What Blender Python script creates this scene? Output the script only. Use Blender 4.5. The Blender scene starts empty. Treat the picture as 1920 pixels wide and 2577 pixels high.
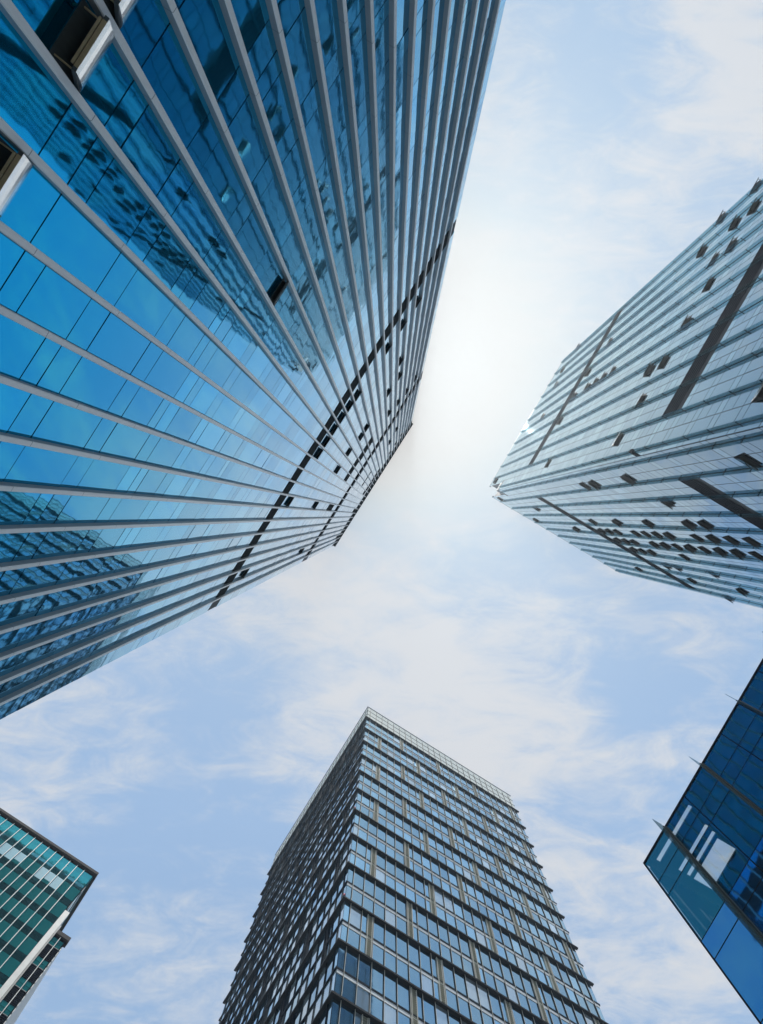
import bpy, bmesh, math, random
from mathutils import Vector
random.seed(7)
S = bpy.context.scene
R = math.radians

# ------------------------------------------------------------------ camera
EYE = 1.6
F_PX, PH = 1500.0, 2577.0
cd = bpy.data.cameras.new("camera"); cam = bpy.data.objects.new("camera", cd)
S.collection.objects.link(cam); S.camera = cam
cam.location = (0, 0, EYE); cam.rotation_euler = (math.pi, 0, 0)   # straight up
cd.sensor_fit = 'VERTICAL'; cd.sensor_height = 36; cd.sensor_width = 36
cd.lens = F_PX / PH * 36
cd.shift_x = -24 / PH; cd.shift_y = 9.5 / PH
cd.clip_start = 0.1; cd.clip_end = 20000

# ------------------------------------------------------------------ sun and sky
SUN = Vector((0.0333, -0.2607, 1)).normalized()
EXPOSURE = 0.9
S.view_settings.view_transform = 'Standard'; S.view_settings.look = 'None'
S.view_settings.exposure = EXPOSURE; S.view_settings.gamma = 1
S.view_settings.use_curve_mapping = False
ld = bpy.data.lights.new("sun", 'SUN'); ld.energy = 2.4; ld.angle = R(0.5); ld.color = (1, .965, .91)
so = bpy.data.objects.new("sun", ld); S.collection.objects.link(so)
so.rotation_euler = (-SUN).to_track_quat('-Z', 'Y').to_euler()

W = bpy.data.worlds.new("World"); S.world = W; W.use_nodes = True
nt = W.node_tree; nt.nodes.clear()
class NB:
    """small node-building helper"""
    def __init__(s, nt): s.nt = nt
    def n(s, t, **kw):
        x = s.nt.nodes.new(t)
        for k, v in kw.items(): setattr(x, k, v)
        return x
    def put(s, sock, v):
        if hasattr(v, 'is_linked') or isinstance(v, bpy.types.NodeSocket): s.nt.links.new(v, sock)
        elif v is not None: sock.default_value = v
    def m(s, op, a, b=None, c=None, clamp=False):
        x = s.n('ShaderNodeMath', operation=op, use_clamp=clamp)
        for i, v in enumerate((a, b, c)):
            if v is not None: s.put(x.inputs[i], v)
        return x.outputs[0]
    def v(s, op, a, b=None):
        x = s.n('ShaderNodeVectorMath', operation=op)
        s.put(x.inputs[0], a)
        if b is not None: s.put(x.inputs[1], b)
        return x.outputs['Value'] if op in ('DOT_PRODUCT', 'LENGTH', 'DISTANCE') else x.outputs[0]
    def mix(s, f, a, b, mode='MIX'):
        x = s.n('ShaderNodeMix', data_type='RGBA', blend_type=mode)
        s.put(x.inputs[0], f); s.put(x.inputs[6], a); s.put(x.inputs[7], b)
        return x.outputs[2]
    def noise(s, vec, scale, detail=6, rough=.55, dist=0.0):
        x = s.n('ShaderNodeTexNoise'); s.put(x.inputs['Vector'], vec)
        x.inputs['Scale'].default_value = scale; x.inputs['Detail'].default_value = detail
        x.inputs['Roughness'].default_value = rough; x.inputs['Distortion'].default_value = dist
        return x
    def ramp(s, f, lo, hi):
        x = s.n('ShaderNodeMapRange', interpolation_type='SMOOTHSTEP')
        s.put(x.inputs[0], f); x.inputs[1].default_value = lo; x.inputs[2].default_value = hi
        return x.outputs[0]
b = NB(nt)
gen = b.n('ShaderNodeTexCoord').outputs['Generated']
dirn = b.v('NORMALIZE', gen)
sep = b.n('ShaderNodeSeparateXYZ'); b.put(sep.inputs[0], dirn)
zc = b.m('MAXIMUM', sep.outputs[2], .08)
cx, cy = b.m('DIVIDE', sep.outputs[0], zc), b.m('DIVIDE', sep.outputs[1], zc)   # cloud-deck plane
comb = b.n('ShaderNodeCombineXYZ'); b.put(comb.inputs[0], cx); b.put(comb.inputs[1], cy)
deck = comb.outputs[0]
sky = b.n('ShaderNodeTexSky', sky_type='NISHITA')
sky.sun_disc = False; sky.sun_elevation = math.asin(SUN.z)
sky.sun_rotation = math.atan2(SUN.x, SUN.y)
sky.altitude = 0; sky.air_density = 1.0; sky.dust_density = 1.0; sky.ozone_density = 1.0
SKY_STRENGTH = 0.108
HAZE = 0.00032
# thin streaky cloud: stretched along a diagonal, warped
mp = b.n('ShaderNodeMapping'); b.put(mp.inputs['Vector'], deck)
mp.inputs['Rotation'].default_value = (0, 0, R(-52)); mp.inputs['Scale'].default_value = (.75, 1.7, 1)
mp.inputs['Location'].default_value = (.35, 1.1, 3.3)
n1 = b.noise(mp.outputs[0], 2.1, 10, .66, .35)
n2 = b.noise(deck, 1.15, 4, .5, .2)
n3 = b.noise(mp.outputs[0], 11.0, 8, .65, .8)
def blob(x, y, r, amt):
    d = b.v('DISTANCE', deck, (x, y, 0))
    return b.m('MULTIPLY', b.ramp(d, r, 0.0), amt)
dens = b.m('ADD', b.m('MULTIPLY', n1.outputs[0], .62), b.m('MULTIPLY', n2.outputs[0], .38))
dens = b.m('ADD', dens, b.m('MULTIPLY', b.m('SUBTRACT', n3.outputs[0], .5), .38))
for (x, y, r, a) in [(-.02, .27, .36, .17), (.27, .34, .34, .09), (.56, -.77, .26, .20), (.41, -.53, .13, .10), (.50, .66, .3, .06),
                     (.37, -.72, .26, -.10), (-.40, .62, .42, -.07), (.41, .31, .13, -.12), (-.3, .8, .3, .04), (.12, -.60, .3, -.05)]:
    dens = b.m('ADD', dens, blob(x, y, r, a))
cover = b.m('MULTIPLY', b.ramp(dens, .41, .65), .92)
cosang = b.m('MAXIMUM', b.v('DOT_PRODUCT', dirn, tuple(SUN)), 0.0)
aur1 = b.m('POWER', cosang, 60.0); aur2 = b.m('POWER', cosang, 24.0); aur3 = b.m('POWER', cosang, 5.0)
base = b.mix(1.0, sky.outputs[0], (SKY_STRENGTH * .98, SKY_STRENGTH * 1.16, SKY_STRENGTH * 1.10, 1), 'MULTIPLY')
base = b.mix(.16, base, (.40, .41, .43, 1))   # thin high veil
cl_b = b.m('ADD', b.m('MULTIPLY', aur2, .05), .395)
cl = b.n('ShaderNodeCombineColor')
b.put(cl.inputs[0], b.m('MULTIPLY', cl_b, .985)); b.put(cl.inputs[1], b.m('MULTIPLY', cl_b, 1.0)); b.put(cl.inputs[2], b.m('MULTIPLY', cl_b, 1.03))
col = b.mix(cover, base, cl.outputs[0])
glow = b.m('ADD', b.m('MULTIPLY', aur1, .17), b.m('MULTIPLY', aur2, .055))
gl = b.n('ShaderNodeCombineColor')
b.put(gl.inputs[0], b.m('MULTIPLY', glow, 1.0)); b.put(gl.inputs[1], b.m('MULTIPLY', glow, .97)); b.put(gl.inputs[2], b.m('MULTIPLY', glow, .90))
col = b.mix(1.0, col, gl.outputs[0], 'ADD')
sc = b.n('ShaderNodeSeparateColor'); b.put(sc.inputs[0], col)      # keep the hue where the sky is brightest, then let it go white round the sun
mx = b.m('MAXIMUM', b.m('MAXIMUM', sc.outputs[0], sc.outputs[1]), sc.outputs[2])
kf = b.m('MINIMUM', 1.0, b.m('DIVIDE', .400, b.m('MAXIMUM', mx, .001)))
col = b.v('SCALE', col); nt.nodes[-1].inputs['Scale'].default_value = 1.0; nt.links.new(kf, nt.nodes[-1].inputs['Scale'])
col = b.mix(b.ramp(b.m('ADD', b.m('MULTIPLY', aur1, .80), b.m('MULTIPLY', aur2, .28)), .06, .70), col, (.375, .375, .370, 1))
bg = b.n('ShaderNodeBackground'); b.put(bg.inputs[0], col); bg.inputs[1].default_value = 1.0
out = b.n('ShaderNodeOutputWorld'); nt.links.new(bg.outputs[0], out.inputs[0])
S.cycles.max_bounces = 10; S.cycles.glossy_bounces = 6; S.cycles.transparent_max_bounces = 12
S.cycles.use_denoising = True

# ------------------------------------------------------------------ materials
def newmat(name):
    m = bpy.data.materials.new(name); m.use_nodes = True; m.node_tree.nodes.clear()
    return m, NB(m.node_tree)
def finish(m, bb, sh):
    o = bb.n('ShaderNodeOutputMaterial'); m.node_tree.links.new(sh, o.inputs[0]); return m
def paint(name, col, rough=.5, metal=0.0, var=.10, joint=None, spec=.5):
    m, bb = newmat(name)
    p = bb.n('ShaderNodeBsdfPrincipled')
    tc = bb.n('ShaderNodeTexCoord').outputs['Object']
    n = bb.noise(tc, 1.3, 5, .6)
    st = bb.n('ShaderNodeMapping'); bb.put(st.inputs['Vector'], tc); st.inputs['Scale'].default_value = (9, 9, .35)
    nn = bb.noise(st.outputs[0], 1.0, 4, .6)
    f = bb.m('ADD', bb.m('MULTIPLY', n.outputs[0], .5), bb.m('MULTIPLY', nn.outputs[0], .5))
    f = bb.ramp(f, .3, .7)
    c = bb.mix(f, tuple(x * (1 - var) for x in col) + (1,), tuple(min(1, x * (1 + var)) for x in col) + (1,))
    if joint:
        sp = bb.n('ShaderNodeSeparateXYZ'); bb.put(sp.inputs[0], tc)
        rnd = bb.n('ShaderNodeObjectInfo').outputs['Random']
        fr = bb.m('FRACT', bb.m('ADD', bb.m('DIVIDE', sp.outputs[2], joint), rnd))
        c = bb.mix(bb.m('LESS_THAN', fr, .0045), c, tuple(x * .3 for x in col) + (1,))
    bb.put(p.inputs['Base Color'], c)
    bb.put(p.inputs['Roughness'], bb.m('ADD', bb.m('MULTIPLY', n.outputs[0], .15), rough - .07))
    p.inputs['Metallic'].default_value = metal; p.inputs['Specular IOR Level'].default_value = spec
    return finish(m, bb, p.outputs[0])
def glass(name, tint, wave=.010, wscale=.55, metal=.93, clear=0.0, clear_tint=(.3, .5, .55), var=.14, rough=.03, stack=None, power=3.0):
    """coated facade glass: tinted mirror, going white at grazing angles, each pane a little wavy in its own way"""
    m, bb = newmat(name)
    geo = bb.n('ShaderNodeNewGeometry')
    rnd = geo.outputs['Random Per Island']
    r2 = bb.m('FRACT', bb.m('MULTIPLY', rnd, 17.31))
    tc = bb.n('ShaderNodeTexCoord').outputs['Object']
    offs = bb.n('ShaderNodeCombineXYZ'); bb.put(offs.inputs[0], bb.m('MULTIPLY', rnd, 37.0)); bb.put(offs.inputs[1], bb.m('MULTIPLY', rnd, 91.0))
    vec = bb.v('ADD', tc, bb.v('SCALE', offs.outputs[0])) if False else bb.v('ADD', tc, offs.outputs[0])
    nz = bb.noise(vec, wscale, 2, .45)
    nz2 = bb.noise(vec, wscale * 4.0, 1, .4)
    h = bb.m('ADD', nz.outputs[0], bb.m('MULTIPLY', nz2.outputs[0], .10))
    bp = bb.n('ShaderNodeBump'); bb.put(bp.inputs['Height'], h)
    bp.inputs['Strength'].default_value = 1.0; bp.inputs['Distance'].default_value = wave
    p = bb.n('ShaderNodeBsdfPrincipled'); bb.put(p.inputs['Normal'], bp.outputs[0])
    dirt = bb.noise(tc, .35, 5, .6)
    f = bb.m('ADD', bb.m('MULTIPLY', r2, .75), bb.m('MULTIPLY', dirt.outputs[0], .25))
    c = bb.mix(f, tuple(x * (1 - var) for x in tint) + (1,), tuple(min(1, x * (1 + var)) for x in tint) + (1,))
    bb.put(p.inputs['Base Color'], c)
    p.inputs['Metallic'].default_value = metal; p.inputs['Roughness'].default_value = rough
    sh = p.outputs[0]
    if stack:      # several glass surfaces one behind the other: reflectance climbs earlier than one coated surface's
        ge = bb.n('ShaderNodeBsdfAnisotropic'); bb.put(ge.inputs['Color'], bb.mix(r2, tuple(x * .88 for x in stack) + (1,), tuple(min(1, x * 1.04) for x in stack) + (1,))); ge.inputs['Roughness'].default_value = rough
        bb.put(ge.inputs['Normal'], bp.outputs[0])
        lf = bb.n('ShaderNodeLayerWeight'); lf.inputs[0].default_value = .5
        mx = bb.n('ShaderNodeMixShader'); bb.put(mx.inputs[0], bb.m('POWER', lf.outputs['Facing'], power)); bb.put(mx.inputs[1], sh); bb.put(mx.inputs[2], ge.outputs[0])
        sh = mx.outputs[0]
    if clear > 0:
        tr = bb.n('ShaderNodeBsdfTransparent'); tr.inputs[0].default_value = clear_tint + (1,)
        lw = bb.n('ShaderNodeLayerWeight'); lw.inputs[0].default_value = .12
        fac = bb.m('MULTIPLY', bb.m('SUBTRACT', 1.0, bb.m('MULTIPLY', lw.outputs['Fresnel'], .6)), clear)
        mx = bb.n('ShaderNodeMixShader'); bb.put(mx.inputs[0], fac); bb.put(mx.inputs[1], sh); bb.put(mx.inputs[2], tr.outputs[0])
        sh = mx.outputs[0]
    return finish(m, bb, sh)
M = {}
M['glassA'] = glass('blue_mirror_glass', (.004, .47, .78), .0045, .62, stack=(.92, .95, 1.0), power=5.6, var=.18)
M['glassB'] = glass('pale_blue_glass', (.012, .095, .18), .0008, .5, rough=.012, stack=(.68, .88, 1.0), power=2.6)
M['glassC'] = glass('soft_blue_glass', (.33, .55, .70), .003, .5, var=.28)
M['glassC_blind'] = glass('blind_backed_glass', (.60, .73, .82), .003, .5, var=.2, metal=.7)
M['glassD'] = glass('teal_glass', (.07, .60, .64), .006, .5, var=.35, metal=.72)
M['glassE'] = glass('deep_blue_glass', (.042, .25, .53), .007, .5)
M['glassEtop'] = glass('clear_blue_glass', (.02, .32, .49), .007, .5, clear=.55, clear_tint=(.86, .95, .97))
M['fin_glass'] = glass('fin_glass', (.40, .58, .62), .001, .5, metal=.8, clear=.9, clear_tint=(.66, .82, .86))
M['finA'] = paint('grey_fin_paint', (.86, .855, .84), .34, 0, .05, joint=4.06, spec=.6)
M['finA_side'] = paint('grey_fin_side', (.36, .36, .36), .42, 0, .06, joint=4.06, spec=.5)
M['dark'] = paint('dark_frame_paint', (.012, .016, .024), .7, 0, .2, spec=.0)
M['wallA'] = paint('dark_core_wall', (.02, .024, .03), .6)
M['louvre'] = paint('dark_louvre_paint', (.035, .045, .048), .65, 0, .2, spec=.12)
M['louvreB'] = paint('charcoal_louvre_paint', (.022, .025, .034), .9, 0, .1, spec=0)
M['sash'] = paint('dark_sash_paint', (.055, .070, .075), .5, 0, .2, spec=.3)
M['gold'] = paint('champagne_frame_paint', (.38, .31, .19), .4, .4, .12)
M['chrome'] = paint('bright_steel', (.75, .76, .78), .16, 1.0, .06)
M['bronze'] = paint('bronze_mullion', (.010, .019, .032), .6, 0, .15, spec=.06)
M['ledge'] = paint('brown_ledge_paint', (.033, .037, .044), .6, 0, .15, spec=.1)
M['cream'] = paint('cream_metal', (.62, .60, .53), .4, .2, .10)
M['white'] = paint('white_metal', (.78, .78, .76), .4, .1, .06)
M['strip'] = paint('white_spandrel', (.84, .86, .88), .35, 0, .08)
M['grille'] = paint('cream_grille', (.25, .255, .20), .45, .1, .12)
M['teal_wall'] = paint('grey_wall', (.25, .27, .29), .5)
M['soffit'] = paint('taupe_soffit', (.085, .078, .074), .7, spec=.1)
M['interior'] = paint('dim_interior', (.03, .08, .11), .8)
M['lampred'] = paint('red_lamp', (.45, .05, .10), .3)

# ------------------------------------------------------------------ mesh helpers
class MB:
    def __init__(s): s.v = []; s.f = []; s.mi = []
    def face(s, pts, mi=0):
        i = len(s.v); s.v += [tuple(p) for p in pts]; s.f.append(tuple(range(i, i + len(pts)))); s.mi.append(mi)
    def hexa(s, p, mi=0, skip=()):
        """p: 8 corners, bottom ring 0-3, top ring 4-7"""
        i = len(s.v); s.v += [tuple(q) for q in p]
        for k, q in enumerate(((0, 3, 2, 1), (4, 5, 6, 7), (0, 1, 5, 4), (1, 2, 6, 5), (2, 3, 7, 6), (3, 0, 4, 7))):
            if k in skip: continue
            s.f.append(tuple(i + j for j in q)); s.mi.append(mi if not isinstance(mi, dict) else mi.get(k, mi['d']))
    def build(s, name, mats, parent=None, loc=None):
        me = bpy.data.meshes.new(name)
        o = loc or (parent.matrix_world.translation if False else (parent['_o'] if parent is not None and '_o' in parent else (0, 0, 0)))
        me.from_pydata([(x - o[0], y - o[1], z - o[2]) for x, y, z in s.v], [], s.f)
        mats = mats if isinstance(mats, (list, tuple)) else [mats]
        for m in mats: me.materials.append(m)
        me.polygons.foreach_set('material_index', s.mi)
        bm = bmesh.new(); bm.from_mesh(me); bmesh.ops.recalc_face_normals(bm, faces=bm.faces); bm.to_mesh(me); bm.free()
        me.update()
        ob = bpy.data.objects.new(name, me); S.collection.objects.link(ob)
        if parent is not None: ob.parent = parent
        else: ob.location = o
        return ob
def tower(name, label, cat, base, group=None):
    o = bpy.data.objects.new(name, None); S.collection.objects.link(o)
    o.location = base; o['label'] = label; o['category'] = cat; o['_o'] = [float(x) for x in base]
    if group: o['group'] = group
    return o
class Fac:
    """a facade: t along it, o outwards, z up (z is height above the camera's eye)"""
    def __init__(s, O, T, N): s.O, s.T, s.N = O, T, N
    def p(s, t, o, z): return (s.O[0] + s.T[0] * t + s.N[0] * o, s.O[1] + s.T[1] * t + s.N[1] * o, z + EYE)
    def box(s, mb, t0, t1, o0, o1, z0, z1, mi=0, skip=()):
        P = s.p
        mb.hexa([P(t0, o0, z0), P(t1, o0, z0), P(t1, o1, z0), P(t0, o1, z0), P(t0, o0, z1), P(t1, o0, z1), P(t1, o1, z1), P(t0, o1, z1)], mi, skip)
    def pane(s, mb, t0, t1, z0, z1, o=.03, tilt=.0022, mi=0):
        """a pane: thin box set off the wall by its edge depth, very slightly out of true"""
        w, h = t1 - t0, z1 - z0
        a, c = random.gauss(0, tilt) * w / 2, random.gauss(0, tilt) * h / 2
        P = s.p
        f = [P(t0, o - a - c, z0), P(t1, o + a - c, z0), P(t1, o + a + c, z1), P(t0, o - a + c, z1)]
        bk = [P(t0, o - .035, z0), P(t1, o - .035, z0), P(t1, o - .035, z1), P(t0, o - .035, z1)]
        mb.hexa([bk[0], bk[1], f[1], f[0], bk[3], bk[2], f[2], f[3]], mi, skip=(2,))
    def area(s, t0, t1, z0, z1):
        """size in the photograph, 0 when out of the frame"""
        q = []
        for t, z in ((t0, z0), (t1, z0), (t1, z1), (t0, z1)):
            x, y, zz = s.p(t, 0, z); zz -= EYE
            if zz < .5: return 0
            q.append((984 + x / zz * F_PX, 1298 + y / zz * F_PX))
        mx, my = sum(a[0] for a in q) / 4, sum(a[1] for a in q) / 4
        if not (-20 < mx < 1940 and -20 < my < 2597): return 0
        return abs(sum(q[i][0] * q[(i + 1) % 4][1] - q[(i + 1) % 4][0] * q[i][1] for i in range(4))) / 2
def emit(items, draw, name, mats, parent, n=100):
    """items: (facade, t0, t1, z0, z1, ...); the n largest in the picture become parts, the rest one part"""
    items = sorted(items, key=lambda it: -it[0].area(*it[1:5]))
    for it in items[:n]:
        mb = MB(); draw(mb, it); mb.build(name, mats, parent)
    if items[n:]:
        mb = MB()
        for it in items[n:]: draw(mb, it)
        mb.build(name, mats, parent)['kind'] = 'stuff'
def dpane(mb, it): it[0].pane(mb, *it[1:5], mi=it[5] if len(it) > 5 else 0)
def dpane_loose(mb, it): it[0].pane(mb, *it[1:5], tilt=.0042)
def open_window(fac, t0, t1, ztop, hh, ang, parent, chrome=False):
    """top-hung sash swung out, with the dark opening behind it"""
    mb = MB(); P = fac.p
    fac.box(mb, t0 + .03, t1 - .03, .034, .05, ztop - hh, ztop, 0)
    u, v = math.sin(R(ang)), math.cos(R(ang))
    def q(t, s_, d): return P(t, .07 + s_ * u + d * v, ztop - s_ * v + d * u)   # s down the sash, d off its face
    def sb(mbx, ta, tb, s0, s1, d0, d1, mi=0):
        mbx.hexa([q(ta, s0, d0), q(tb, s0, d0), q(tb, s1, d0), q(ta, s1, d0), q(ta, s0, d1), q(tb, s0, d1), q(tb, s1, d1), q(ta, s1, d1)], mi)
    a, c = t0 + .04, t1 - .04
    fw = .085
    sb(mb, a, a + fw, 0, hh, -.05, .03, 0); sb(mb, c - fw, c, 0, hh, -.05, .03, 0)
    sb(mb, a + fw, c - fw, 0, fw, -.05, .03, 0)
    sb(mb, a + fw, c - fw, hh - fw, hh, -.05, .03, 1 if chrome else 0)
    for tt in (a + .06, c - .09):      # friction stays
        mb.hexa([P(tt, .05, ztop - hh * .9), P(tt + .03, .05, ztop - hh * .9), q(tt + .03, hh * .8, -.06), q(tt, hh * .8, -.06),
                 P(tt, .05, ztop - hh * .86), P(tt + .03, .05, ztop - hh * .86), q(tt + .03, hh * .76, -.06), q(tt, hh * .76, -.06)], 1 if chrome else 0)
    if chrome:
        sb(mb, a + .1, c - .1, hh - .02, hh + .04, -.11, -.06, 1)
    ob = mb.build('open_window', [M['sash'], M['gold']], parent)
    g = MB()
    if chrome:     # bowed bright outer face
        n = 7
        for i in range(n):
            s0, s1 = hh * i / n, hh * (i + 1) / n
            d = lambda s_: .035 + .07 * math.sin(math.pi * s_ / hh)
            g.face([q(a + .02, s0, d(s0)), q(c - .02, s0, d(s0)), q(c - .02, s1, d(s1)), q(a + .02, s1, d(s1))])
        g.face([q(a + .02, hh * i / n, .035 + .07 * math.sin(math.pi * i / n)) for i in range(n + 1)])
        g.face([q(c - .02, hh * i / n, .035 + .07 * math.sin(math.pi * i / n)) for i in range(n + 1)])
        so_ = g.build('sash_pane', M['chrome'], parent)
    else:
        sb(g, a + fw, c - fw, fw, hh - fw, -.012, .012)
        so_ = g.build('sash_pane', parent['_g'] and M[parent['_g']], parent)
    so_.parent = ob
    return ob
def louvre(mb, fac, t0, t1, z0, z1, o0=.04, o1=.09, step=.35, mi=0):
    fac.box(mb, t0, t1, o0, o0 + .01, z0, z1, mi)
    z = z0
    while z < z1 - .05:
        zz = min(z + step * .55, z1)
        P = fac.p
        mb.hexa([P(t0, o0 + .01, z), P(t1, o0 + .01, z), P(t1, o1, z), P(t0, o1, z), P(t0, o0 + .01, zz), P(t1, o0 + .01, zz), P(t1, o0 + .03, zz), P(t0, o0 + .03, zz)], mi)
        z += step
def prism(mb, pts, z0, z1, mi=0):
    n = len(pts)
    mb.face([(x, y, z0) for x, y in pts], mi); mb.face([(x, y, z1) for x, y in pts], mi)
    for i in range(n):
        (x0, y0), (x1, y1) = pts[i], pts[(i + 1) % n]
        mb.face([(x0, y0, z0), (x1, y1, z0), (x1, y1, z1), (x0, y0, z1)], mi)
def quad_plan(f, t0, t1, o0, o1):
    return [f.p(t0, o0, 0)[:2], f.p(t1, o0, 0)[:2], f.p(t1, o1, 0)[:2], f.p(t0, o1, 0)[:2]]

# ------------------------------------------------------------------ ground
mb = MB(); mb.face([(-4000, -4000, 0), (4000, -4000, 0), (4000, 4000, 0), (-4000, 4000, 0)])
m, bb = newmat('plaza_paving')
tc = bb.n('ShaderNodeTexCoord').outputs['Object']
br = bb.n('ShaderNodeTexBrick'); bb.put(br.inputs['Vector'], tc); br.inputs['Scale'].default_value = 1.2
br.inputs['Color1'].default_value = (.34, .345, .34, 1); br.inputs['Color2'].default_value = (.29, .295, .29, 1); br.inputs['Mortar'].default_value = (.10, .10, .10, 1)
br.inputs['Mortar Size'].default_value = .012
nn = bb.noise(tc, .08, 5, .6)
c = bb.mix(bb.ramp(nn.outputs[0], .3, .7), br.outputs[0], (.24, .245, .24, 1), 'MIX')
c = bb.mix(.35, br.outputs[0], c)
p = bb.n('ShaderNodeBsdfPrincipled'); bb.put(p.inputs['Base Color'], c); p.inputs['Roughness'].default_value = .75
finish(m, bb, p.outputs[0])
g = mb.build('ground', m); g['kind'] = 'structure'

# ------------------------------------------------------------------ tower A: blue mirror tower with grey fins
def fin_tower():
    H, D = 190.0, 80.2 * 190 / 1500
    n = (-.8441, -.5361); N = (.8441, .5361); T = (.5361, -.8441)
    f = Fac((n[0] * D, n[1] * D), T, N)
    tl, tr = -17.52, 28.04
    c = f.p(5, -20, 0)
    root = tower('office_tower', 'tall blue mirror glass tower striped with close grey vertical fins', 'skyscraper', (c[0], c[1], 0))
    root['_g'] = 'glassA'
    mb = MB(); prism(mb, quad_plan(f, tl + .03, tr - .03, -.01, -42), 0, H + EYE - .4); mb.build('wall', M['wallA'], root)
    tf = [-15.97 + .1534 * 9.89 * k for k in range(29)]
    edges = [tl] + tf + [tr]
    rnd = random.Random(3)
    panes = []
    b1, b2 = (58.05, 61.0), (120.4, 123.3)
    def clash(z0, z1): return any(z1 > a + .1 and z0 < c_ - .1 for a, c_ in (b1, b2)) or z1 > 181.9
    for i in range(len(edges) - 1):
        t0, t1 = edges[i] + (.02 if i else 0), edges[i + 1] - (.02 if i < len(edges) - 2 else 0)
        for k in range(-4, 42):
            zs = 16.35 + 4.06 * k
            rows = [(zs, zs + 1.1)]
            top = zs + 4.06
            r = rnd.random()
            if r < .16: rows += [(zs + 1.1, top - .75), (top - .75, top)]
            elif r < .22: rows += [(zs + 1.1, zs + 1.9), (zs + 1.9, top)]
            else: rows += [(zs + 1.1, top)]
            for z0, z1 in rows:
                z0 = max(z0, -EYE + .1)
                if z1 <= z0 + .2: continue
                if clash(z0, z1): continue
                if z1 > 181.9: continue
                panes.append((f, t0, t1, z0 + .022, z1 - .022))
    emit(panes, dpane_loose, 'window', M['glassA'], root)
    # fins: box with a small chamfered nose
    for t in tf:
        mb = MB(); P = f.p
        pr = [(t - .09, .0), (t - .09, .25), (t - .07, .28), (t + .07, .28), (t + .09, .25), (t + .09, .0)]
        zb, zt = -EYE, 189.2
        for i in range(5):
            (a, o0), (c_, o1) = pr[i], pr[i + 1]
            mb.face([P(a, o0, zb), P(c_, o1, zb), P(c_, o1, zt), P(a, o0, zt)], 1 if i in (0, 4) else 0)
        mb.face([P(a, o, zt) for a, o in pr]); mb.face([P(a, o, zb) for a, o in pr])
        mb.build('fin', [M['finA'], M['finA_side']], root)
    for (z0, z1) in (b1, b2):
        mb = MB()
        e2 = edges[1:-1]
        for i in range(len(e2) - 1): louvre(mb, f, e2[i] + .1, e2[i + 1] - .1, z0, z1)
        mb.build('louvre_band', M['louvre'], root)
    mb = MB()
    for i in range(len(edges) - 1): louvre(mb, f, edges[i] + .1, edges[i + 1] - .1, 182.1, 189.6, step=.8)
    f.box(mb, tl - .35, tr + .45, -.5, .45, 189.6, 190.0)
    mb.build('crown_louvre', M['louvre'], root)
    # dark ventilation panels several storeys tall
    for bays, z0, z1 in (([16, 15, 14], 103.2, 109), ([13, 12, 11], 102.2, 107.6), ([7], 104.5, 112.5), ([13, 12, 14], 148.3, 149.9), ([16, 15, 14, 13, 12], 172, 177.5),
                         ([11], 170, 176), ([7, 1], 174, 180.5), ([20, 22, 24], 171.5, 175)):
        for k in bays:
            mb = MB(); louvre(mb, f, tf[k] + .11, tf[k + 1] - .11, z0, z1, step=.6); mb.build('vent_panel', M['louvre'], root)
    for (k, h) in ((16, 64.3), (15, 63.7), (14, 63.5), (13, 63.4), (12, 63.3), (11, 63.4), (13, 86.6), (11, 86.6), (16, 89.0), (15, 89.3), (7, 64), (7, 87), (1, 106), (1, 64.3),
                   (24, 65.4), (22, 65.3), (20, 65.2), (22, 80.6), (22, 89.1), (20, 88.4), (20, 106.3), (22, 110), (24, 112.4), (26, 112.8), (20, 148.6), (22, 144)):
        open_window(f, tf[k] + .12, tf[k + 1] - .12, h + (1.4 if h < 65 else .7), 1.3, 11, root)
    open_window(f, tf[14] + .12, tf[15] - .12, 28.45, .85, 16, root)
    for k in (11, 13, 14):
        open_window(f, tf[k] + .11, tf[k + 1] - .11, 12.24, 1.02, 27, root, chrome=True)
fin_tower()

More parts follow.
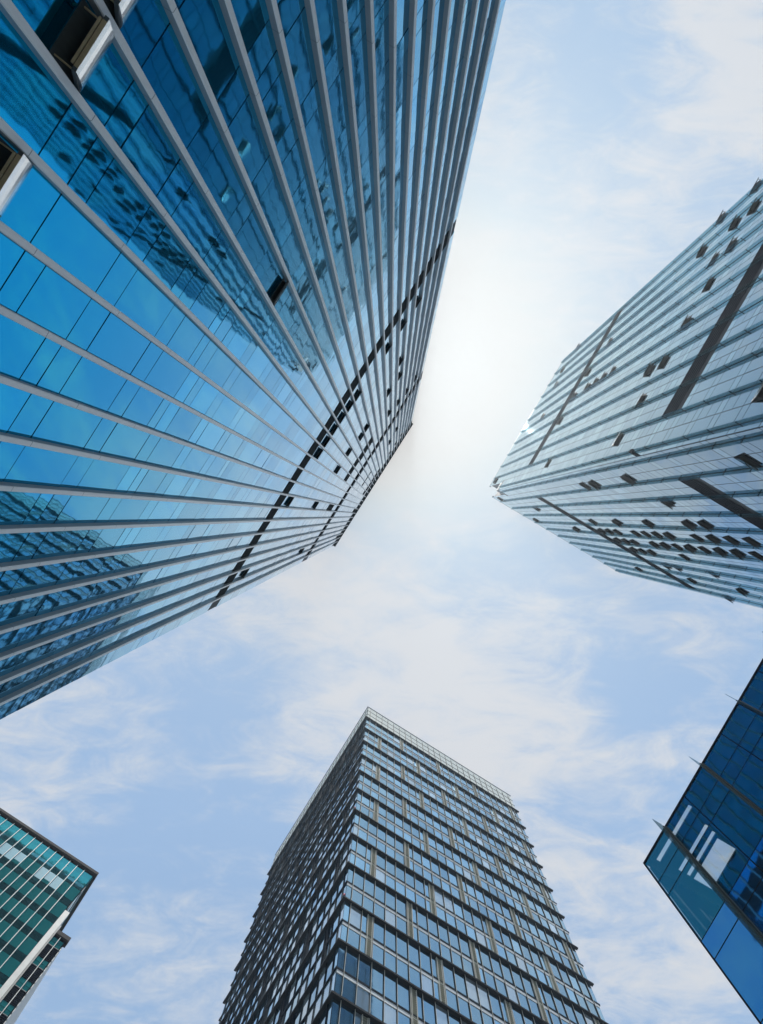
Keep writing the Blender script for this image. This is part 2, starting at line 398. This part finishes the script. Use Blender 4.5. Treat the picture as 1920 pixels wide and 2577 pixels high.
# ------------------------------------------------------------------ tower B: pale glass tower with glass fins and open windows
def pale_tower():
    H = 161.0; k = H / 1500
    K = (238 * k, -57.1 * k)
    T1, N1 = (.5036, -.8639), (-.8639, -.5036)
    T2, N2 = (.86, .5104), (-.5104, .86)
    f1, f2 = Fac(K, T1, N1), Fac(K, T2, N2)
    L1, L2 = 391 * k, 395 * k
    c = f1.p(L1 / 2, -L2 / 2, 0)
    root = tower('office_tower', 'pale glass corner tower with many dark top-hung windows standing open', 'skyscraper', (c[0], c[1], 0))
    root['_g'] = 'glassB'
    mb = MB()
    inset = .02
    A = f1.p(L1, -inset, 0)[:2]; C2 = f2.p(L2, -inset, 0)[:2]
    nq = 2.05
    def off(a, e): return (K[0] + T1[0] * a + T2[0] * e, K[1] + T1[1] * a + T2[1] * e)
    prism(mb, [off(inset, inset), off(L1, inset), off(L1, L2), off(inset, L2)], 0, 142.2 + EYE)
    prism(mb, [off(inset, nq), off(nq, nq), off(nq, inset), off(L1, inset), off(L1, L2), off(inset, L2)], 142.2 + EYE, 157 + EYE)
    mb.build('wall', M['wallA'], root)
    ops1 = {1, 4, 7, 10, 13, 16, 19, 22}; ops2 = {1, 4, 7, 9, 11, 13, 16, 19, 22}
    bands = ((58.4, 61.4), (117.6, 121.2))
    win1 = WIN1; win2 = WIN2
    panes = []
    rr = random.Random(5)
    for f, L, ops, wins in ((f1, L1, ops1, win1), (f2, L2, ops2, win2)):
        cols = [(0, .8, -1)]
        for h in range(24):
            t0 = .8 + 1.8 * h
            if t0 > L - .3: break
            cols.append((t0, min(t0 + 1.8, L), h))
        for (t0, t1, h) in cols:
            for fl in range(-1, 40):
                z = 4.0 * fl + .4
                rows = [(z, z + 1.0, 0)]
                if h in ops: rows += [(z + 1.0, z + 2.5, 0), (z + 2.5, z + 4.0, 1)]
                else: rows += [(z + 1.0, z + 4.0, 0)]
                for z0, z1, op in rows:
                    z0 = max(z0, -1.5)
                    if z1 - z0 < .3: continue
                    if t0 < 2 and h < 1 and z1 > 142: 
                        continue
                    if t0 >= .8 + 3.5 and h <= 21 and any(z1 > a + .1 and z0 < c_ - .1 for a, c_ in bands): continue
                    if z0 > 158: continue
                    if op and (h, fl) in wins: continue
                    panes.append((f, t0 + .035, t1 - .035, z0 + .035, min(z1, H) - .035))
        # parapet screen in front of the notch
        for z0, z1 in ((142.6, 146.5), (146.5, 150.5), (150.5, 154.5), (154.5, 158), (158, 161)):
            panes.append((f, nq + .02, 2.58, z0 + .02, z1 - .02))
        for h in range(1, 24):
            t0 = .8 + 1.8 * h
            if t0 < L - .3: panes.append((f, t0 + .02, min(t0 + 1.8, L) - .02, 158.5, 160.9))
    emit(panes, dpane, 'window', M['glassB'], root)
    for f, L in ((f1, L1), (f2, L2)):
        for j in range(12):
            t = .8 + 3.6 * j
            if t > L: break
            mb = MB()
            top = 141.5 if j == 0 else 159.5
            f.box(mb, t - .05, t + .05, .0, .06, -EYE, top, 0)
            for fl in range(0, int(top / 4)):
                f.box(mb, t - .03, t + .03, .06, .36, 4 * fl + .39, 4 * fl + .45, 0)
            fo = mb.build('fin', M['dark'], root)
            g = MB(); f.box(g, t - .02, t + .02, .061, .40, -EYE, top + .6, 0)
            go = g.build('fin_glass', M['fin_glass'], root); go.parent = fo
        for z0, z1 in bands:
            mb = MB()
            for j in range(1, 11): louvre(mb, f, .8 + 3.6 * j + .1, .8 + 3.6 * (j + 1) - .1, z0, z1, step=.5)
            mb.build('louvre_band', M['louvreB'], root)
        mb = MB(); f.box(mb, nq, L, -.4, .06, 160.95, 161.1); mb.build('coping', M['teal_wall'], root)
    mb = MB()
    for f in (f1, f2): f.box(mb, .0 if f is f2 else -.08, 2.0, -.3, .08, 142.2, 144.4)
    mb.build('corner_cap', M['teal_wall'], root)
    # small camera arm on the corner line
    mb = MB(); f1.box(mb, .1, .35, .05, .6, 62, 62.4); f1.box(mb, .05, .4, .6, .9, 61.6, 62.2); mb.build('lamp_bracket', M['dark'], root)
    for f, wins in ((f1, win1), (f2, win2)):
        for (h, fl) in wins:
            t0 = .8 + 1.8 * h
            open_window(f, t0 + .02, t0 + 1.78, 4.0 * fl + 4.36, 1.15, 15 + rr.uniform(-4, 5), root)
WIN1 = [(22, 18), (19, 17), (22, 20), (19, 18), (16, 17), (19, 20), (16, 18), (13, 17), (7, 18), (7, 17), (10, 17), (16, 27), (22, 36), (19, 37), (16, 36), (13, 28), (10, 23), (10, 24), (10, 25), (10, 26), (10, 28), (4, 17), (1, 10), (10, 34), (7, 28), (1, 17), (1, 25), (1, 38)]

WIN2 = [(1, 38), (1, 21), (1, 20), (1, 17), (1, 11), (4, 17), (4, 33), (7, 38), (7, 27), (7, 24), (7, 21), (7, 18), (7, 17), (9, 28), (9, 27), (9, 26), (9, 24), (9, 23), (9, 22), (9, 21), (9, 19), (9, 18), (9, 17), (9, 16), (11, 28), (11, 27), (11, 26), (11, 24), (11, 23), (11, 22), (11, 21), (11, 20), (11, 19), (11, 18), (11, 17), (13, 28), (13, 27), (13, 26), (13, 23), (16, 23), (19, 27), (19, 23), (19, 33), (22, 26), (9, 32), (16, 27), (16, 26)]

pale_tower()

# ------------------------------------------------------------------ tower C: storeyed tower with ledges
def ledge_tower():
    H = 148.0; k = H / 1500
    Kc = (-58 * k, 482 * k)
    T1, N1 = (.848, .530), (.530, -.848)       # sunlit face
    T2, N2 = (-.530, .848), (-.848, -.530)     # oblique face
    f1, f2 = Fac(Kc, T1, N1), Fac(Kc, T2, N2)
    L1, L2 = 421 * k, 437 * k
    c = f1.p(L1 / 2, -L2 / 2, 0)
    root = tower('office_tower', 'grey blue storeyed tower with brown ledges and staggered cream grilles', 'skyscraper', (c[0], c[1], 0))
    root['_g'] = 'glassC'
    def off(a, e): return (Kc[0] + T1[0] * a + T2[0] * e, Kc[1] + T1[1] * a + T2[1] * e)
    mb = MB(); prism(mb, [off(.01, .01), off(L1 - .01, .01), off(L1 - .01, L2), off(.01, L2)], 0, 147.6 + EYE); mb.build('wall', M['dark'], root)
    P_ = 7.37; z_top = 139.9
    levels = [z_top - P_ * i for i in range(0, 19)]     # ledge heights, top down
    bw = 1.655
    panes, grilles = [], []
    for f, L in ((f1, L1), (f2, L2)):
        nb = int(L / bw)
        ed = [0.0] + [bw * (i + .5) for i in range(nb)] + [L]
        if ed[-1] - ed[-2] < .3: ed.pop(-2)
        ed = sorted(set(ed))
        for li, zl in enumerate(levels):
            zb = zl - P_                     # storey pair from zb (lower ledge) to zl
            gr = [(2.0 if li % 2 else 5.6) + 6 * q for q in range(5)]
            gr = [g_ * bw for g_ in gr if g_ * bw < L - 1]
            for i in range(len(ed) - 1):
                t0, t1 = ed[i], ed[i + 1]
                for z0, z1 in ((zb + .38, zb + 3.18 if f is f1 else zb + 3.65), (zb + 3.93, zl - .04)):
                    segs = [(t0, t1)]
                    for g_ in gr:
                        ns = []
                        for a, c_ in segs:
                            if g_ + .72 <= a or g_ - .05 >= c_: ns.append((a, c_)); continue
                            if g_ - .05 > a: ns.append((a, g_ - .05))
                            if g_ + .72 < c_: ns.append((g_ + .72, c_))
                        segs = ns
                    for a, c_ in segs:
                        if c_ - a > .18: panes.append((f, a + .03, c_ - .03, z0, z1, 1 if random.random() < (.09 if f is f1 else .40) else 0))
            for g_ in gr: grilles.append((f, g_, g_ + .67, zb + .42, zl - .08))
        for i, t in enumerate(ed[1:-1]):
            mb = MB()
            dp = .20 if f is f1 else .15
            f.box(mb, t - .03, t + .03, .0, dp - .02, levels[-1] - P_, 146.5, 0)
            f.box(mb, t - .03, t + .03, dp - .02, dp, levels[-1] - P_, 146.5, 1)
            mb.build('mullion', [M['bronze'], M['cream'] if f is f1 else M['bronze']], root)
    emit(panes, dpane, 'window', [M['glassC'], M['glassC_blind']], root)
    def dgr(mb, it):
        f, t0, t1, z0, z1 = it
        f.box(mb, t0 - .03, t0 + .05, .0, .22, z0, z1, 1); f.box(mb, t1 - .05, t1 + .03, .0, .22, z0, z1, 1)
        f.box(mb, t0 + .05, t1 - .05, .0, .09, z0, z1, 0)
        z = z0 + .1
        while z < z1 - .1:
            f.box(mb, t0 + .05, t1 - .05, .09, .16, z, z + .13, 0); z += .30
    g1 = [it for it in grilles if it[0] is f1]; g2 = [it for it in grilles if it[0] is f2]
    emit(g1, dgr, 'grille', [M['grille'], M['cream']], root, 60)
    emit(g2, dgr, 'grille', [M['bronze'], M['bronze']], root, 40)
    # ledges, transoms and white strips, one of each round the corner per storey pair
    def ring(mb, z0, z1, o, mi=0):
        f1.box(mb, -o, L1 + o, -.02, o, z0, z1, mi)
        f2.box(mb, .021, L2 + o, -.02, o, z0, z1, mi)
    for zl in levels + [levels[-1] - P_]:
        mb = MB(); ring(mb, zl, zl + .24, .42, 0); ring(mb, zl + .24, zl + .34, .36, 0); mb.build('ledge', M['ledge'], root)
    for zl in levels:
        zb = zl - P_
        mb = MB(); ring(mb, zb + 3.66, zb + 3.92, .16, 0); mb.build('transom', M['bronze'], root)
        mb = MB(); f1.box(mb, .02, L1 - .02, .0, .105, zb + 3.22, zb + 3.655, 0)
        mb.build('spandrel_strip', M['strip'], root)
    # crown: three bands of pale panels behind a light frame
    mb = MB()
    for j in range(3):
        z0 = 140.5 + 2.55 * j
        for f, L in ((f1, L1), (f2, L2)):
            n = int(L / bw)
            for i in range(n + 1):
                a, c_ = max(0, bw * (i - .5)), min(L, bw * (i + .5))
                if c_ - a > .1: f.pane(mb, a + .05, c_ - .05, z0, z0 + 2.3, .07, .003)
    mb.build('crown_screen', paint('frosted_cream_panel', (.78, .80, .75), .3, 0, .06), root)
    mb = MB()
    for j in range(3): ring(mb, 142.82 + 2.55 * j, 142.96 + 2.55 * j, .11, 0)
    ring(mb, 147.95, 148.05, .16, 0)
    mb.build('crown_rail', M['bronze'], root)
    for li in (6, 9, 13):
        mb = MB()
        z0 = levels[li] + .4
        for i in range(8):
            a0, a1 = math.pi * 2 * i / 8, math.pi * 2 * (i + 1) / 8
            x, y, z = f1.p(-.3, .3, z0)
            mb.face([(x + .16 * math.cos(a0), y + .16 * math.sin(a0), z), (x + .16 * math.cos(a1), y + .16 * math.sin(a1), z),
                     (x + .13 * math.cos(a1), y + .13 * math.sin(a1), z + .3), (x + .13 * math.cos(a0), y + .13 * math.sin(a0), z + .3)])
            mb.face([(x + .13 * math.cos(a0), y + .13 * math.sin(a0), z + .3), (x + .13 * math.cos(a1), y + .13 * math.sin(a1), z + .3), (x, y, z + .42)])
        mb.build('warning_lamp', M['lampred'], root)
ledge_tower()

# ------------------------------------------------------------------ tower D: teal glass block with white fins
def white_fin_block():
    H = 110.0; k = H / 1500
    Kd = (-742.5 * k, 900.3 * k)
    T1, N1 = (-.835, -.5507), (.5507, -.835)
    T2, N2 = (-.533, .846), (.846, .533)
    f1, f2 = Fac(Kd, T1, N1), Fac(Kd, T2, N2)
    L1, L2 = 62.0, 30.0
    c = f1.p(L1 / 2, -L2 / 2, 0)
    root = tower('office_block', 'teal glass office block ruled with thin white vertical fins, stepped corner', 'office building', (c[0], c[1], 0))
    root['_g'] = 'glassD'
    mb = MB(); prism(mb, quad_plan(f1, .02, L1, -.02, -L2), 0, 109.2 + EYE); mb.build('wall', M['dark'], root)
    panes = []
    sp = 1.54
    tf = [2.0 + sp * i for i in range(39)]
    ed = [.12] + tf
    for i in range(len(ed) - 1):
        for fl in range(0, 27):
            z = 108.9 - 4.2 * (fl + 1)
            for z0, z1 in ((z, z + .75), (z + .75, z + 1.45), (z + 1.45, z + 4.2)):
                panes.append((f1, ed[i] + .02, ed[i + 1] - .02, z0 + .02, z1 - .02, 0 if z1 - z0 > 1 else 1))
    # pale panels painting the sky's reflection onto one row near the top, with gaps
    fl = 1; z = 108.9 - 4.2 * (fl + 1)
    for q, it in enumerate(panes):
        pass
    emit(panes, dpane, 'window', [M['glassD'], glass('pale_teal_glass', (.10, .36, .40), .005, .5, var=.3)], root)
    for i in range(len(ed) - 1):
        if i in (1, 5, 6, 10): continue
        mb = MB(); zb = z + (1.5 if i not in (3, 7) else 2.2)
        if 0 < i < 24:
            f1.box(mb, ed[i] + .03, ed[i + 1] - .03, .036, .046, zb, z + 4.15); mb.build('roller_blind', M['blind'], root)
    for t in tf:
        mb = MB(); f1.box(mb, t - .055, t + .055, .0, .24, -EYE, 109.0); mb.build('fin', M['white'], root)
    mb = MB(); f1.box(mb, -.42, L1, -1, .42, 109.45, 110.0); f2.box(mb, .37, L2, -1, .42, 109.45, 110.0); mb.build('roof_coping', M['soffit'], root)
    # side face: grey panels in slightly stepped bays
    mb = MB()
    for fl in range(0, 26):
        z = 108.9 - 4.2 * (fl + 1)
        f2.box(mb, .1, L2, .0, .10, z + .1, z + 1.6); 
    mb.build('side_panel', M['teal_wall'], root)
    panes2 = []
    for i in range(18):
        for fl in range(0, 26):
            z = 108.9 - 4.2 * (fl + 1); panes2.append((f2, .1 + 1.6 * i, .1 + 1.6 * i + 1.5, z + 1.65, z + 4.15))
    mb = MB()
    for it in panes2: dpane(mb, it)
    mb.build('side_glazing', M['glassD'], root)
    # white corner pilaster
    mb = MB(); f1.box(mb, -.85, .05, -.6, .32, -EYE, 99.4, 0); 
    for q in range(2): f1.box(mb, -1.12 + .13 * q, -1.05 + .13 * q, -.6, .25, -EYE, 96.5, 0)
    mb.build('pilaster', M['white'], root)
    # lower wing with louvres
    mb = MB(); prism(mb, quad_plan(f1, -3.24, -.85, -.02, -16), 0, 95.0 + EYE); mb.build('wing_wall', M['dark'], root)
    mb = MB(); f1.box(mb, -3.6, -1.15, -1, .35, 94.9, 95.6); mb.build('wing_coping', M['soffit'], root)
    mb = MB(); f1.box(mb, -2.22, -2.12, .0, .26, -EYE, 94.8); mb.build('fin', M['white'], root)
    for fl in range(0, 22):
        z = 94.6 - 4.1 * (fl + 1)
        for a, c_ in ((-3.1, -2.24), (-2.1, -1.16)):
            mb = MB(); louvre(mb, f1, a, c_, z - .1, z + 2.3, .03, .10, .28); mb.build('louvre_panel', M['louvreB'], root)
            mb = MB(); f1.pane(mb, a + .02, c_ - .02, z + 2.42, z + 3.1, .03); f1.pane(mb, a + .02, c_ - .02, z + 3.16, z + 3.9, .03); mb.build('window', M['glassD'], root)
            mb = MB(); f1.box(mb, a, c_, .0, .12, z + 2.31, z + 2.39); mb.build('sill', M['teal_wall'], root)
    fw = Fac(f1.p(-3.24, 0, 0)[:2], T2, N2)
    mb = MB()
    for fl in range(0, 90):
        z = 94.0 - 1.05 * (fl + 1); fw.box(mb, .0, 15, .0, .10, z, z + .72)
    mb.build('wing_cladding', M['white'], root)
M['blind'] = paint('pale_blue_blind', (.10, .40, .54), .5, 0, .08)  # sky reflected in the panes, put in as flat colour
white_fin_block()

# ------------------------------------------------------------------ building E: low dark blue glass block, glass fins, roof slots
def low_block():
    H = 30.0
    Ke = (639.4 * .02, 876.6 * .02)
    T, N = (.505, -.863), (-.863, -.505)
    f = Fac(Ke, T, N)
    L = 40.0
    c = f.p(L / 2, -10, 0)
    root = tower('office_block', 'low dark blue glass block with clear glass fins and slotted roof', 'office building', (c[0], c[1], 0))
    root['_g'] = 'glassE'
    mb = MB(); prism(mb, quad_plan(f, .02, L, -.03, -20), 0, 23.4 + EYE); mb.build('wall', M['wallA'], root)
    # hollow top storey: back wall, and a roof with open slots in it
    mb = MB(); prism(mb, quad_plan(f, .02, L, -6, -20), 23.4 + EYE, 29.7 + EYE); f.box(mb, .03, .12, -6, -.1, 23.4, 29.7); mb.build('inner_wall', M['interior'], root)
    slots = [(.50, 3.70, .31, .56), (.62, 3.28, 1.52, 1.79), (.64, 3.17, 2.00, 2.23), (.62, 2.98, 2.41, 3.52)]
    mb = MB()
    ys = sorted({.04, 6.0} | {s[2] for s in slots} | {s[3] for s in slots})
    for i in range(len(ys) - 1):
        y0, y1 = ys[i], ys[i + 1]
        s = [s for s in slots if s[2] <= y0 + 1e-6 and s[3] >= y1 - 1e-6]
        if s: f.box(mb, .03, s[0][0], -y1, -y0, 29.90, 29.98); f.box(mb, s[0][1], L, -y1, -y0, 29.90, 29.98)
        else: f.box(mb, .03, L, -y1, -y0, 29.90, 29.98)
    mb.build('roof', M['interior'], root)
    ft = [2.11 + 3.66 * i for i in range(10)]
    ed = [0.0, 2.11]
    for i in range(9): ed += [ft[i] + 1.83, ft[i + 1]]
    panes = []
    for i in range(len(ed) - 1):
        for q in range(-1, 7):
            z = 28.48 - 3.95 * q
            rows = [(z - 1.0, z), (z - 3.95, z - 1.0)]
            if q == 0: rows = [(28.48, 29.98)] + rows
            if q == -1: continue
            for z0, z1 in rows:
                if z1 < -1: continue
                panes.append((f, ed[i] + .015, ed[i + 1] - .015, max(z0, -1.5) + .012, z1 - .012, 1 if z0 > 24 else 0))
    def dp(mb, it): it[0].pane(mb, *it[1:5], o=.03, tilt=.0015, mi=it[5])
    emit(panes, dp, 'window', [M['glassE'], M['glassEtop']], root)
    mb = MB()
    zz = sorted({29.98} | {28.48 - 3.95 * q for q in range(7)} | {27.48 - 3.95 * q for q in range(7)})
    for z in zz: f.box(mb, 0, L, -.05, .035, z - .02, z + .02)
    for t in ed: f.box(mb, t - .025, t + .025, -.05, .038, -EYE, 29.95)
    mb.build('glazing_frame', M['dark'], root)
    for t in ft:
        mb = MB(); f.box(mb, t - .10, t - .05, .04, .16, -EYE, 29.9); f.box(mb, t + .05, t + .10, .04, .16, -EYE, 29.9); f.box(mb, t - .03, t + .03, .04, .22, -EYE, 30.0)
        fo = mb.build('fin', M['finE'], root)
        g = MB(); f.box(g, t - .012, t + .012, .22, .74, -EYE, 30.15); go = g.build('fin_glass', M['finE_glass'], root); go.parent = fo
    mb = MB(); f.box(mb, -.04, L, -.10, .06, 29.98, 30.10); f.box(mb, -.04, .01, -.10, .06, -EYE, 29.98); mb.build('roof_coping', M['dark'], root)
    mb = MB(); f.box(mb, ft[1] + 2.05, ft[1] + 2.95, .036, .05, 25.6, 26.6); mb.build('vent_panel', M['sash'], root)
M['finE_glass'] = glass('dark_fin_glass', (.12, .22, .26), .001, .5, metal=.3, clear=.75, clear_tint=(.55, .70, .74))
M['finE'] = paint('grey_fin_bracket', (.03, .05, .062), .6, 0, .12, spec=.05)
low_block()
for o in S.objects:
    for k_ in ('_o', '_g'):
        if k_ in o: del o[k_]

# ------------------------------------------------------------------ thin air haze round the whole place
mb = MB(); mb.hexa([(x, y, z) for z in (-1.0, 193.0) for x, y in ((-260, -260), (260, -260), (260, 260), (-260, 260))])
m, bb = newmat('air')
pv = bb.n('ShaderNodeVolumePrincipled'); pv.inputs['Color'].default_value = (.78, .90, 1, 1); pv.inputs['Density'].default_value = HAZE; pv.inputs['Anisotropy'].default_value = .72
o_ = bb.n('ShaderNodeOutputMaterial'); m.node_tree.links.new(pv.outputs[0], o_.inputs['Volume'])
hz = mb.build('haze', m); hz['kind'] = 'stuff'
